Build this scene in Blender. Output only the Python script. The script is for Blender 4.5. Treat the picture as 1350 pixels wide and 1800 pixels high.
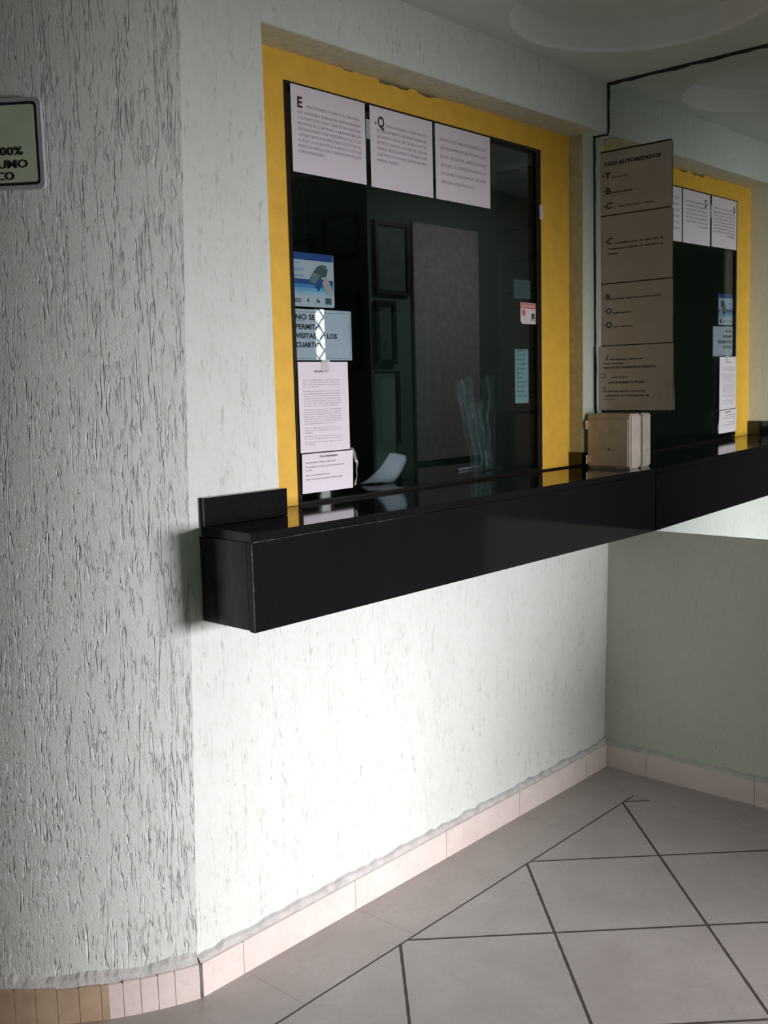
import bpy, bmesh, math, random
from mathutils import Vector, Matrix
R = math.radians
PI = math.pi
scene = bpy.context.scene
for o in list(bpy.data.objects):
    bpy.data.objects.remove(o)
COL = scene.collection

# ------------------------------------------------------------------ camera
cam = bpy.data.cameras.new('camera')
cam.sensor_fit = 'HORIZONTAL'
cam.sensor_width = 36.0
cam.lens = 36.0 * 1776.26 / 1350.0
cam.clip_start = 0.05
cam.clip_end = 100
co = bpy.data.objects.new('camera', cam)
COL.objects.link(co)
rt = Vector((0.67264333, -0.73952532, -0.02555862))
up = Vector((0.10842422, 0.06433336, 0.99202087))
fw = Vector((0.73198028, 0.6700474, -0.12345586))
m = Matrix.Identity(4)
for i in range(3):
    m[i][0] = rt[i]
    m[i][1] = up[i]
    m[i][2] = -fw[i]
m.translation = Vector((-3.39675, -1.96750, 1.5))
co.matrix_world = m
scene.camera = co

# ------------------------------------------------------------------ world, lights, exposure
w = bpy.data.worlds.new('world')
scene.world = w
w.use_nodes = True
bg = w.node_tree.nodes['Background']
bg.inputs['Color'].default_value = (0.48, 1.0, 0.64, 1)
bg.inputs['Strength'].default_value = 0.08
vs = scene.view_settings
vs.view_transform = 'Standard'
vs.look = 'None'
vs.gamma = 1.0
vs.exposure = 0.0
vs.use_curve_mapping = False


def area_light(name, loc, target, sx, sy, power, color, spread=180):
    l = bpy.data.lights.new(name, 'AREA')
    l.shape = 'RECTANGLE'
    l.size = sx
    l.size_y = sy
    l.energy = power
    l.color = color
    l.spread = R(spread)
    o = bpy.data.objects.new(name, l)
    COL.objects.link(o)
    o.location = loc
    d = Vector(target) - Vector(loc)
    o.rotation_euler = d.to_track_quat('-Z', 'Y').to_euler()
    return o


# daylight entering low through the street door at the right rear
area_light('daylight_street_door', (-0.36, -4.25, 1.15), (-1.46, 0.0, 0.25), 1.15, 0.8, 31.5, (1.0, 0.965, 1.0), 63)
# daylight from the open front behind the camera
area_light('daylight_front_opening', (-2.9, -4.6, 0.9), (-2.3, 0.0, 0.7), 1.9, 1.3, 1.6, (0.66, 1.0, 0.78), 150)
# daylight outside the folding gate
area_light('daylight_behind_gate', (3.55, -4.9, 2.03), (2.4, -3.0, 1.9), 0.6, 0.52, 13, (1.0, 1.0, 1.0), 180)


area_light('office_fill', (.9, .75, 2.5), (.9, .9, 0.0), .6, .3, 2.2, (1.0, 0.97, 0.95), 180)  # added fill light with no fixture, lifts the dark office


# ------------------------------------------------------------------ materials
def new_mat(name):
    mt = bpy.data.materials.new(name)
    mt.use_nodes = True
    nt = mt.node_tree
    return mt, nt, nt.nodes['Principled BSDF']


def nd(nt, typ, **kw):
    n = nt.nodes.new(typ)
    for k, v in kw.items():
        setattr(n, k, v)
    return n


def mth(nt, op, a, b=None, c=None, clamp=False):
    n = nt.nodes.new('ShaderNodeMath')
    n.operation = op
    n.use_clamp = clamp
    for i, v in enumerate((a, b, c)):
        if v is None:
            continue
        if isinstance(v, (int, float)):
            n.inputs[i].default_value = v
        else:
            nt.links.new(v, n.inputs[i])
    return n.outputs[0]


def pos(nt, scale=(1, 1, 1)):
    g = nt.nodes.new('ShaderNodeNewGeometry')
    mp = nt.nodes.new('ShaderNodeMapping')
    mp.inputs['Scale'].default_value = scale
    nt.links.new(g.outputs['Position'], mp.inputs['Vector'])
    return mp.outputs[0]


def noise(nt, scale3, detail=3, rough=0.5, dist=0.0, sc=1.0):
    n = nt.nodes.new('ShaderNodeTexNoise')
    n.inputs['Scale'].default_value = sc
    n.inputs['Detail'].default_value = detail
    n.inputs['Roughness'].default_value = rough
    n.inputs['Distortion'].default_value = dist
    nt.links.new(pos(nt, scale3), n.inputs['Vector'])
    return n.outputs['Fac']


def ramp(nt, fac, stops):
    n = nt.nodes.new('ShaderNodeValToRGB')
    e = n.color_ramp.elements
    while len(e) < len(stops):
        e.new(0.5)
    for i, (p, c) in enumerate(stops):
        e[i].position = p
        e[i].color = (c[0], c[1], c[2], 1) if not isinstance(c, (int, float)) else (c, c, c, 1)
    nt.links.new(fac, n.inputs[0])
    return n.outputs['Color']


def mixc(nt, f, a, b):
    n = nt.nodes.new('ShaderNodeMix')
    n.data_type = 'RGBA'
    for s, v in ((n.inputs[0], f), (n.inputs[6], a), (n.inputs[7], b)):
        if isinstance(v, (int, float)):
            s.default_value = v
        elif isinstance(v, tuple):
            s.default_value = (v[0], v[1], v[2], 1)
        else:
            nt.links.new(v, s)
    return n.outputs[2]


def plain(name, col, rough=0.6, metal=0.0, var=0.06, vscale=25, bump=0.0, bscale=200, spec=0.5):
    mt, nt, b = new_mat(name)
    n = noise(nt, (vscale,) * 3, 3)
    dark = tuple(c * (1 - var) for c in col)
    lite = tuple(min(1, c * (1 + var)) for c in col)
    c = ramp(nt, n, [(0.3, dark), (0.7, lite)])
    nt.links.new(c, b.inputs['Base Color'])
    b.inputs['Roughness'].default_value = rough
    b.inputs['Metallic'].default_value = metal
    b.inputs['Specular IOR Level'].default_value = spec
    if bump:
        bn = nt.nodes.new('ShaderNodeBump')
        bn.inputs['Strength'].default_value = bump
        bn.inputs['Distance'].default_value = 0.002
        nt.links.new(noise(nt, (bscale,) * 3, 2), bn.inputs['Height'])
        nt.links.new(bn.outputs[0], b.inputs['Normal'])
    return mt


def stucco(name, col, strength, dens, speck):
    """grooved plaster: thin vertical worm tracks dragged through the coat"""
    mt, nt, b = new_mat(name)

    def tracks(sx, sz, seed, wid, lo, hi, dist=0.9):
        g = nt.nodes.new('ShaderNodeNewGeometry')
        mp = nt.nodes.new('ShaderNodeMapping')
        mp.inputs['Scale'].default_value = (sx, sx, sz)
        mp.inputs['Location'].default_value = (seed, seed * 2.3, seed * 0.7)
        nt.links.new(g.outputs['Position'], mp.inputs['Vector'])
        n = nt.nodes.new('ShaderNodeTexNoise')
        n.inputs['Scale'].default_value = 1
        n.inputs['Detail'].default_value = 2.0
        n.inputs['Distortion'].default_value = dist
        nt.links.new(mp.outputs[0], n.inputs['Vector'])
        d = mth(nt, 'ABSOLUTE', mth(nt, 'SUBTRACT', n.outputs['Fac'], 0.5))
        line = mth(nt, 'SUBTRACT', 1.0, mth(nt, 'DIVIDE', d, wid), clamp=True)
        mk = nt.nodes.new('ShaderNodeTexNoise')
        mk.inputs['Scale'].default_value = 1
        mk.inputs['Detail'].default_value = 2
        mp2 = nt.nodes.new('ShaderNodeMapping')
        mp2.inputs['Scale'].default_value = (sx * 0.55, sx * 0.55, sz * 1.3)
        mp2.inputs['Location'].default_value = (seed * 3.1, seed, seed)
        nt.links.new(g.outputs['Position'], mp2.inputs['Vector'])
        nt.links.new(mp2.outputs[0], mk.inputs['Vector'])
        msk = mth(nt, 'DIVIDE', mth(nt, 'SUBTRACT', mk.outputs['Fac'], lo), hi - lo, clamp=True)
        return mth(nt, 'MULTIPLY', line, msk)
    t1 = tracks(66, 4.6, 1.7, 0.030, 0.52 - dens, 0.57 - dens, 0.22)
    t2 = tracks(112, 8.5, 5.1, 0.038, 0.53 - dens, 0.58 - dens, 0.3)
    t3 = tracks(150, 26, 9.4, 0.05, 0.50, 0.60, 0.3)
    grain = noise(nt, (260, 260, 150), 3, 0.6)
    lump = noise(nt, (14, 14, 7), 3)
    h = mth(nt, 'MULTIPLY', mth(nt, 'MAXIMUM', t1, t2), -1.0)
    h = mth(nt, 'ADD', h, mth(nt, 'MULTIPLY', t3, -0.3))
    h = mth(nt, 'ADD', h, mth(nt, 'MULTIPLY', grain, 0.34))
    h = mth(nt, 'ADD', h, mth(nt, 'MULTIPLY', lump, 0.3))
    bn = nt.nodes.new('ShaderNodeBump')
    bn.inputs['Strength'].default_value = strength
    bn.inputs['Distance'].default_value = 0.0028
    nt.links.new(h, bn.inputs['Height'])
    nt.links.new(bn.outputs[0], b.inputs['Normal'])
    # near-black short dashes in the deepest tracks, and faint blotches
    blot = noise(nt, (3.2, 3.2, 1.8), 4, 0.6)
    base = ramp(nt, blot, [(0.3, tuple(c * 0.93 for c in col)), (0.7, col)])
    base = mixc(nt, ramp(nt, noise(nt, (38, 38, 26), 4, 0.7), [(0.5, 0.0), (0.8, 0.35)]), base, (0.52, 0.55, 0.46))
    deep = mth(nt, 'MULTIPLY', mth(nt, 'MAXIMUM', t1, t2), speck)
    deep = mth(nt, 'MULTIPLY', deep, ramp(nt, noise(nt, (60, 60, 45), 2), [(0.50, 0.0), (0.60, 1.0)]))
    c = mixc(nt, deep, base, (0.06, 0.06, 0.05))
    nt.links.new(c, b.inputs['Base Color'])
    b.inputs['Roughness'].default_value = 0.85
    b.inputs['Specular IOR Level'].default_value = 0.25
    return mt


WALLC = (0.80, 0.83, 0.79)
M_col = stucco('grooved_plaster', WALLC, 0.9, 0.03, 0.32)
M_wall = stucco('wall_plaster', WALLC, 0.38, -0.03, 0.36)
M_right = stucco('corner_plaster', (0.66, 0.71, 0.60), 0.3, -0.05, 0.2)
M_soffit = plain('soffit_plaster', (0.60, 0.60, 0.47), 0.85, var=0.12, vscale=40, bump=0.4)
M_ceil = plain('ceiling_paint', (0.74, 0.80, 0.74), 0.8, var=0.03, vscale=4, bump=0.15, bscale=150)
M_coffer_lit = plain('coffer_lit_paint', (0.95, 0.94, 0.95), 0.8, var=0.02, vscale=4)  # side paint made paler than the ceiling, light put into the colour
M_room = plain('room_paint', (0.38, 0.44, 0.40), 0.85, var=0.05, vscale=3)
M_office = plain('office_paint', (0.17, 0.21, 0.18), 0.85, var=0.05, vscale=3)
M_yellow = plain('yellow_paint', (0.85, 0.49, 0.05), 0.62, var=0.07, vscale=18, bump=0.5, bscale=160)
M_black_frame = plain('black_metal', (0.014, 0.013, 0.012), 0.22, var=0.2)
M_tarnish_and_seam_shade = plain('tarnished_edge', (0.035, 0.035, 0.03), 0.8, var=0.5, vscale=50)  # mirror tarnish, also the painted shade between the taxi sheets
M_paper = plain('white_paper', (0.80, 0.73, 0.80), 0.6, var=0.015, vscale=30)
M_grey_paper = plain('aged_paper', (0.50, 0.45, 0.40), 0.75, var=0.05, vscale=12)
M_ink = plain('black_ink', (0.015, 0.015, 0.02), 0.6, var=0.1)
M_grey_ink = plain('faded_ink', (0.33, 0.29, 0.36), 0.7, var=0.05)
M_soft_ink = plain('soft_ink', (0.17, 0.145, 0.125), 0.7, var=0.1)
M_dim_ink = plain('dim_ink', (0.05, 0.042, 0.038), 0.7, var=0.1)
M_card = plain('pale_card', (0.82, 0.76, 0.82), 0.5, var=0.02)
M_blue = plain('blue_print', (0.035, 0.10, 0.36), 0.45, var=0.05)
M_blue2 = plain('mid_blue_print', (0.10, 0.35, 0.72), 0.45, var=0.05)
M_blue3 = plain('light_blue_print', (0.30, 0.60, 0.84), 0.45, var=0.05)
M_blue4 = plain('pale_blue_print', (0.55, 0.76, 0.86), 0.45, var=0.05)
M_blue_txt = plain('blue_lettering', (0.35, 0.50, 0.78), 0.5)
M_dev = plain('terminal_grey', (0.12, 0.15, 0.15), 0.4, var=0.15)
M_dev2 = plain('terminal_screen', (0.26, 0.32, 0.27), 0.4, var=0.15)
M_skin = plain('printed_skin', (0.75, 0.55, 0.48), 0.5)
M_red = plain('red_print', (0.62, 0.17, 0.14), 0.5)
M_pink = plain('pink_print', (0.78, 0.64, 0.64), 0.5)
M_greenst = plain('pale_green_sticker', (0.42, 0.55, 0.52), 0.5)
M_dkgreenst = plain('dark_green_sticker', (0.13, 0.20, 0.19), 0.5)
M_beige = plain('beige_enamel', (0.62, 0.54, 0.46), 0.5, var=0.10, vscale=30, bump=0.15)
M_chrome = plain('worn_metal', (0.60, 0.58, 0.55), 0.35, metal=0.6)
M_signfill = plain('glow_green_plastic', (0.72, 0.80, 0.58), 0.5, var=0.08, vscale=15)
M_signback = plain('grey_plastic', (0.55, 0.57, 0.60), 0.5)
M_cement = plain('cement_fillet', (0.60, 0.58, 0.56), 0.9, var=0.15, vscale=30, bump=0.8, bscale=90)
M_brown = plain('dark_brown_board', (0.50, 0.43, 0.42), 0.7, var=0.15)
M_dkwood = plain('dark_wood', (0.025, 0.018, 0.014), 0.5, var=0.3)
M_pic = plain('document_print', (0.12, 0.15, 0.13), 0.5, var=0.15)
M_pen = plain('white_plastic', (0.75, 0.75, 0.78), 0.4)


def granite():
    mt, nt, b = new_mat('black_granite')
    n = noise(nt, (420,) * 3, 2)
    c = ramp(nt, n, [(0.45, (0.009, 0.008, 0.009)), (0.68, (0.013, 0.012, 0.013)), (0.74, (0.035, 0.035, 0.036))])
    nt.links.new(c, b.inputs['Base Color'])
    b.inputs['Roughness'].default_value = 0.08
    b.inputs['Specular IOR Level'].default_value = 0.55
    return mt


M_granite = granite()
M_chip = plain('chipped_edge', (0.22, 0.20, 0.21), 0.6, var=0.3, vscale=120)


def tile_mat(name, a, bcol, rough=0.35, stain=False):
    mt, nt, b = new_mat(name)
    n = noise(nt, (9, 9, 9), 5, 0.65)
    c = ramp(nt, n, [(0.3, a), (0.7, bcol)])
    fl = noise(nt, (60, 60, 60), 3)
    c = mixc(nt, ramp(nt, fl, [(0.55, 0.0), (0.75, 0.35)]), c, tuple(x * 0.8 for x in a))
    if stain:
        # rusty tiles around the left side of the curved corner
        g = nt.nodes.new('ShaderNodeNewGeometry')
        s = nt.nodes.new('ShaderNodeSeparateXYZ')
        nt.links.new(g.outputs['Position'], s.inputs[0])
        f = mth(nt, 'GREATER_THAN', mth(nt, 'SUBTRACT', s.outputs['Y'], s.outputs['X']), 2.265)
        rn = noise(nt, (16, 16, 16), 4, 0.6)
        rust = ramp(nt, rn, [(0.3, (0.42, 0.26, 0.14)), (0.75, (0.58, 0.41, 0.26))])
        c = mixc(nt, mth(nt, 'MULTIPLY', f, 0.85), c, rust)
    nt.links.new(c, b.inputs['Base Color'])
    b.inputs['Roughness'].default_value = rough
    return mt


M_basetile = tile_mat('skirting_tile', (0.80, 0.68, 0.63), (0.88, 0.77, 0.72), 0.4, True)


def floor_mat():
    mt, nt, b = new_mat('floor_tiles')
    g = nt.nodes.new('ShaderNodeNewGeometry')
    s = nt.nodes.new('ShaderNodeSeparateXYZ')
    nt.links.new(g.outputs['Position'], s.inputs[0])
    X, Y = s.outputs['X'], s.outputs['Y']

    def dline(v, off, per):
        u = mth(nt, 'DIVIDE', mth(nt, 'ADD', v, off), per)
        fr = mth(nt, 'SUBTRACT', u, mth(nt, 'ROUND', u))
        return mth(nt, 'MULTIPLY', mth(nt, 'ABSOLUTE', fr), per), mth(nt, 'FLOOR', u)
    sxy = mth(nt, 'ADD', X, Y)
    dxy = mth(nt, 'SUBTRACT', X, Y)
    d1, c1 = dline(sxy, 0.52, 0.593)
    d2, c2 = dline(dxy, 0.045, 0.602)
    dd = mth(nt, 'MULTIPLY', mth(nt, 'MINIMUM', d1, d2), 0.7071)
    wob = mth(nt, 'MULTIPLY', mth(nt, 'SUBTRACT', noise(nt, (18, 18, 18), 2), 0.5), 0.003)
    dd = mth(nt, 'ADD', dd, wob)
    field = mth(nt, 'MULTIPLY', mth(nt, 'LESS_THAN', X, -0.212), mth(nt, 'LESS_THAN', Y, -0.243))
    g_field = mth(nt, 'MULTIPLY', mth(nt, 'LESS_THAN', dd, 0.0042), field)
    # grout of the border courses
    bx = mth(nt, 'MULTIPLY', mth(nt, 'LESS_THAN', mth(nt, 'ABSOLUTE', mth(nt, 'ADD', mth(nt, 'ADD', Y, 0.243), wob)), 0.0030),
             mth(nt, 'LESS_THAN', X, -0.212))
    by = mth(nt, 'MULTIPLY', mth(nt, 'LESS_THAN', mth(nt, 'ABSOLUTE', mth(nt, 'ADD', X, 0.212)), 0.0018),
             mth(nt, 'LESS_THAN', Y, -0.243))
    dark = mth(nt, 'MAXIMUM', g_field, bx)
    j1, _ = dline(X, 0.19, 0.4135)
    j1 = mth(nt, 'MULTIPLY', mth(nt, 'LESS_THAN', j1, 0.0013), mth(nt, 'GREATER_THAN', Y, -0.243))
    j2, _ = dline(Y, 0.194, 0.418)
    j2 = mth(nt, 'MULTIPLY', mth(nt, 'LESS_THAN', j2, 0.0013), mth(nt, 'MULTIPLY', mth(nt, 'GREATER_THAN', X, -0.212), mth(nt, 'LESS_THAN', Y, -0.1)))
    faint = mth(nt, 'MAXIMUM', mth(nt, 'MAXIMUM', j1, j2), by)
    n1 = noise(nt, (5, 5, 5), 5, 0.65)
    col = ramp(nt, n1, [(0.3, (0.38, 0.345, 0.325)), (0.7, (0.48, 0.445, 0.425))])
    n2 = noise(nt, (45, 70, 45), 4, 0.7)
    col = mixc(nt, ramp(nt, n2, [(0.46, 0.0), (0.70, 0.5)]), col, (0.37, 0.305, 0.26))
    idn = nt.nodes.new('ShaderNodeTexWhiteNoise')
    idn.noise_dimensions = '2D'
    cb = nt.nodes.new('ShaderNodeCombineXYZ')
    nt.links.new(c1, cb.inputs[0])
    nt.links.new(c2, cb.inputs[1])
    nt.links.new(cb.outputs[0], idn.inputs['Vector'])
    col = mixc(nt, mth(nt, 'MULTIPLY', idn.outputs['Value'], 0.12), col, (0.42, 0.38, 0.36))
    # rusty stain on the floor beside the curved corner
    st = mth(nt, 'MULTIPLY', mth(nt, 'GREATER_THAN', dxy, -9), mth(nt, 'GREATER_THAN', mth(nt, 'SUBTRACT', Y, X), 2.30))
    col = mixc(nt, mth(nt, 'MULTIPLY', st, 0.55), col, (0.33, 0.24, 0.16))
    col = mixc(nt, mth(nt, 'MULTIPLY', faint, 0.55), col, (0.20, 0.16, 0.14))
    col = mixc(nt, mth(nt, 'MULTIPLY', dark, 0.95), col, (0.045, 0.035, 0.03))
    nt.links.new(col, b.inputs['Base Color'])
    rg = mth(nt, 'ADD', mth(nt, 'MULTIPLY', dark, 0.4), 0.38)
    nt.links.new(rg, b.inputs['Roughness'])
    bn = nt.nodes.new('ShaderNodeBump')
    bn.inputs['Strength'].default_value = 0.5
    bn.inputs['Distance'].default_value = 0.003
    hh = mth(nt, 'ADD', mth(nt, 'MULTIPLY', dark, -1.0), mth(nt, 'MULTIPLY', noise(nt, (12, 12, 12), 3), 0.35))
    nt.links.new(hh, bn.inputs['Height'])
    nt.links.new(bn.outputs[0], b.inputs['Normal'])
    return mt


M_floor = floor_mat()


def glass_mat():
    mt = bpy.data.materials.new('tinted_glass')
    mt.use_nodes = True
    nt = mt.node_tree
    nt.nodes.remove(nt.nodes['Principled BSDF'])
    out = nt.nodes['Material Output']
    tr = nt.nodes.new('ShaderNodeBsdfTransparent')
    tr.inputs[0].default_value = (0.80, 0.87, 0.885, 1)
    gl = nt.nodes.new('ShaderNodeBsdfGlossy')
    gl.inputs['Roughness'].default_value = 0.0
    gl.inputs[0].default_value = (1, 1, 1, 1)
    g = nt.nodes.new('ShaderNodeNewGeometry')
    dp = nt.nodes.new('ShaderNodeVectorMath')
    dp.operation = 'DOT_PRODUCT'
    nt.links.new(g.outputs['Incoming'], dp.inputs[0])
    nt.links.new(g.outputs['Normal'], dp.inputs[1])
    q = mth(nt, 'SUBTRACT', 1.0, mth(nt, 'ABSOLUTE', dp.outputs['Value']), clamp=True)
    fac = mth(nt, 'MULTIPLY_ADD', mth(nt, 'POWER', q, 5.0), 0.96, 0.04)
    mx = nt.nodes.new('ShaderNodeMixShader')
    nt.links.new(fac, mx.inputs[0])
    nt.links.new(tr.outputs[0], mx.inputs[1])
    nt.links.new(gl.outputs[0], mx.inputs[2])
    nt.links.new(mx.outputs[0], out.inputs[0])
    return mt


M_glass = glass_mat()


def mirror_mat():
    mt, nt, b = new_mat('silvered_mirror')
    n = noise(nt, (5, 5, 5), 4)
    c = ramp(nt, n, [(0.3, (0.74, 0.80, 0.76)), (0.7, (0.78, 0.83, 0.80))])
    nt.links.new(c, b.inputs['Base Color'])
    b.inputs['Metallic'].default_value = 1
    b.inputs['Roughness'].default_value = 0.012
    return mt


M_mirror = mirror_mat()


def clear_mat(name, alpha, col, rough):
    mt = bpy.data.materials.new(name)
    mt.use_nodes = True
    nt = mt.node_tree
    b = nt.nodes['Principled BSDF']
    b.inputs['Base Color'].default_value = (*col, 1)
    b.inputs['Roughness'].default_value = rough
    b.inputs['Alpha'].default_value = alpha
    return mt


M_wrap = clear_mat('clear_plastic', 0.13, (0.6, 0.75, 0.74), 0.2)
M_tape = clear_mat('clear_tape', 0.35, (0.85, 0.85, 0.85), 0.08)


# ------------------------------------------------------------------ mesh helpers
def obj(name, bm, mat, parent=None, smooth=False, mats=None):
    me = bpy.data.meshes.new(name)
    bmesh.ops.recalc_face_normals(bm, faces=bm.faces)
    bm.to_mesh(me)
    bm.free()
    for mm in (mats or [mat]):
        me.materials.append(mm)
    if smooth:
        for p in me.polygons:
            p.use_smooth = True
    o = bpy.data.objects.new(name, me)
    COL.objects.link(o)
    if parent is not None:
        o.parent = parent
        o.matrix_parent_inverse = Matrix.Translation(parent.location).inverted()
    return o


def tag(o, label=None, cat=None, group=None, kind=None):
    if label:
        o['label'] = label
    if cat:
        o['category'] = cat
    if group:
        o['group'] = group
    if kind:
        o['kind'] = kind
    return o


def thing(name, label, cat, loc, group=None):
    o = bpy.data.objects.new(name, None)
    o.empty_display_size = 0.05
    COL.objects.link(o)
    o.location = loc
    return tag(o, label, cat, group)


def hexa(bm, pts, mi=0):
    """8 points: bottom ring 0-3, top ring 4-7"""
    v = [bm.verts.new(p) for p in pts]
    for f in ((0, 1, 2, 3), (4, 5, 6, 7), (0, 1, 5, 4), (1, 2, 6, 5), (2, 3, 7, 6), (3, 0, 4, 7)):
        fc = bm.faces.new([v[i] for i in f])
        fc.material_index = mi
    return v


def box(bm, x0, x1, y0, y1, z0, z1, mi=0):
    return hexa(bm, [(x0, y0, z0), (x1, y0, z0), (x1, y1, z0), (x0, y1, z0),
                     (x0, y0, z1), (x1, y0, z1), (x1, y1, z1), (x0, y1, z1)], mi)


def boxbm(*a, bevel=0.0, seg=2):
    bm = bmesh.new()
    box(bm, *a)
    if bevel:
        bmesh.ops.bevel(bm, geom=bm.edges[:], offset=bevel, segments=seg, affect='EDGES', clamp_overlap=True)
    return bm


def bar(bm, a, b_, rad, n=8, mi=0):
    a = Vector(a)
    b_ = Vector(b_)
    d = (b_ - a).normalized()
    t = d.orthogonal().normalized()
    s = d.cross(t)
    r0 = [bm.verts.new(a + (t * math.cos(2 * PI * i / n) + s * math.sin(2 * PI * i / n)) * rad) for i in range(n)]
    r1 = [bm.verts.new(b_ + (t * math.cos(2 * PI * i / n) + s * math.sin(2 * PI * i / n)) * rad) for i in range(n)]
    for i in range(n):
        bm.faces.new((r0[i], r0[(i + 1) % n], r1[(i + 1) % n], r1[i])).material_index = mi
    bm.faces.new(r0).material_index = mi
    bm.faces.new(r1).material_index = mi


class Face:
    """a plane with a reading direction: u to the reader's right, v up, n towards the reader"""

    def __init__(self, o, u, v, curl=None):
        self.o = Vector(o)
        self.u = Vector(u).normalized()
        self.v = Vector(v).normalized()
        self.n = self.u.cross(self.v).normalized()
        self.curl = curl

    def at(self, a, b, h=0.0):
        c = self.curl(a, b) if self.curl else 0.0
        return self.o + self.u * a + self.v * b + self.n * (h + c)


def sheet_bm(F, w_, h_, th=0.0006, nx=10, nz=10, cut=None):
    """thin sheet with real thickness; lower left corner at F.o"""
    bm = bmesh.new()
    g0, g1 = [], []
    for j in range(nz + 1):
        for i in range(nx + 1):
            a, b = w_ * i / nx, h_ * j / nz
            g0.append(bm.verts.new(F.at(a, b, 0)))
            g1.append(bm.verts.new(F.at(a, b, th)))
    W_ = nx + 1
    for j in range(nz):
        for i in range(nx):
            k = j * W_ + i
            bm.faces.new((g0[k], g0[k + 1], g0[k + W_ + 1], g0[k + W_]))
            bm.faces.new((g1[k], g1[k + 1], g1[k + W_ + 1], g1[k + W_]))
    ring = [i for i in range(W_)] + [j * W_ + nx for j in range(1, nz + 1)] + \
           [nz * W_ + i for i in range(nx - 1, -1, -1)] + [j * W_ for j in range(nz - 1, 0, -1)]
    for a, b in zip(ring, ring[1:] + ring[:1]):
        bm.faces.new((g0[a], g0[b], g1[b], g1[a]))
    return bm


def poly_bm(bm, F, pts, h0, h1, mi=0):
    """flat printed shape with a little thickness"""
    a = [bm.verts.new(F.at(x, y, h0)) for x, y in pts]
    b = [bm.verts.new(F.at(x, y, h1)) for x, y in pts]
    bm.faces.new(a).material_index = mi
    bm.faces.new(b).material_index = mi
    n = len(pts)
    for i in range(n):
        bm.faces.new((a[i], a[(i + 1) % n], b[(i + 1) % n], b[i])).material_index = mi


def rrect(x0, y0, x1, y1, r, n=6):
    out = []
    for cx, cy, a0 in ((x1 - r, y1 - r, 0), (x0 + r, y1 - r, 90), (x0 + r, y0 + r, 180), (x1 - r, y0 + r, 270)):
        for i in range(n + 1):
            a = R(a0 + 90 * i / n)
            out.append((cx + r * math.cos(a), cy + r * math.sin(a)))
    return out


def text_into(bm, F, s, a, b, cap, width=None, bold=0.0, shear=0.0, h=0.0008, mi=0, ofs=(0, 0)):
    cu = bpy.data.curves.new('t', 'FONT')
    cu.body = s
    cu.size = cap / 0.69
    cu.offset = bold * cap
    cu.shear = shear
    cu.resolution_u = 2
    o = bpy.data.objects.new('t', cu)
    COL.objects.link(o)
    dg = bpy.context.evaluated_depsgraph_get()
    dg.update()
    me = bpy.data.meshes.new_from_object(o.evaluated_get(dg))
    xs = [v.co.x for v in me.vertices]
    if xs:
        x0, x1 = min(xs), max(xs)
        k = (width / (x1 - x0)) if width else 1.0
        vs_ = [bm.verts.new(F.at(a + (v.co.x - x0) * k, b + v.co.y, h)) for v in me.vertices]
        for p in me.polygons:
            try:
                bm.faces.new([vs_[i] for i in p.vertices]).material_index = mi
            except ValueError:
                pass
    bpy.data.objects.remove(o)
    bpy.data.meshes.remove(me)
    bpy.data.curves.remove(cu)


# ------------------------------------------------------------------ the room shell
ZC = 2.577      # ceiling
YG = 0.117      # plane of the window surround
ZT = 1.173      # counter top
XR = -0.0545    # right edge of the window niche
XL = -1.650     # left edge of the window niche
ZR = 2.399      # underside of the beam


def lean(z):
    return 0.0376 * z


def xc(z):
    return -1.985 + lean(z)


# floor
bm = bmesh.new()
box(bm, -8, 5, -7, 4, -0.1, 0)
tag(obj('floor', bm, M_floor), kind='structure')

# main wall with the window niche
bm = bmesh.new()
hexa(bm, [(xc(0), 0, 0), (XL, 0, 0), (XL, .16, 0), (xc(0), .16, 0), (xc(ZC), 0, ZC), (XL, 0, ZC), (XL, .16, ZC), (xc(ZC), .16, ZC)])
box(bm, XL, 0.10, 0, .16, 0, 1.15)
box(bm, XL, 0.10, 0, .16, ZR, ZC)
obj_ = obj('wall_front', bm, M_wall)
tag(obj_, kind='structure')
bm = bmesh.new()
box(bm, XR, 0.10, 0.0587, .16, 1.15, ZR)
tag(obj('wall_pier', bm, M_right), kind='structure')
# rough plaster lining of the niche
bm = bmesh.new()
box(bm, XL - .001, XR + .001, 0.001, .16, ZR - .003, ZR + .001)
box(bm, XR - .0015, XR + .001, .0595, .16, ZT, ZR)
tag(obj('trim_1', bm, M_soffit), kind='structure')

# curved corner
bm = bmesh.new()
path = []
x, y, s_ = -1.985, 0.0, 0.0
ds = 0.01
while True:
    path.append((x, y))
    a = R(min(90, 20 + 75 * s_))
    if s_ > 0.98:
        break
    x -= math.cos(a) * ds
    y += math.sin(a) * ds
    s_ += ds
path.append((x, 3.5))
COLPATH = list(path)
zs = [0, 0.65, 1.3, 1.95, ZC]
rows = [[bm.verts.new((px + lean(z), py, z)) for px, py in path] for z in zs]
back = [[bm.verts.new((-1.86, 0.16, z)), bm.verts.new((-1.86, 3.5, z))] for z in (0, ZC)]
for r0, r1 in zip(rows, rows[1:]):
    for i in range(len(path) - 1):
        bm.faces.new((r0[i], r0[i + 1], r1[i + 1], r1[i]))
tag(obj('wall_curved_corner', bm, M_col, smooth=True), kind='structure')

# right wall: low part, then the wall that carries the mirror
bm = bmesh.new()
YE = -0.98
hexa(bm, [(0, YE, 0), (.2, YE, 0), (.2, .16, 0), (0, .16, 0), (.034, YE, .939), (.2, YE, .939), (.2, .16, .939), (.034, .16, .939)])
tag(obj('wall_right', bm, M_right), kind='structure')
bm = bmesh.new()
box(bm, .058, .2, YE, .16, .939, ZC)
tag(obj('wall_right_upper', bm, M_room), kind='structure')

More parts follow.
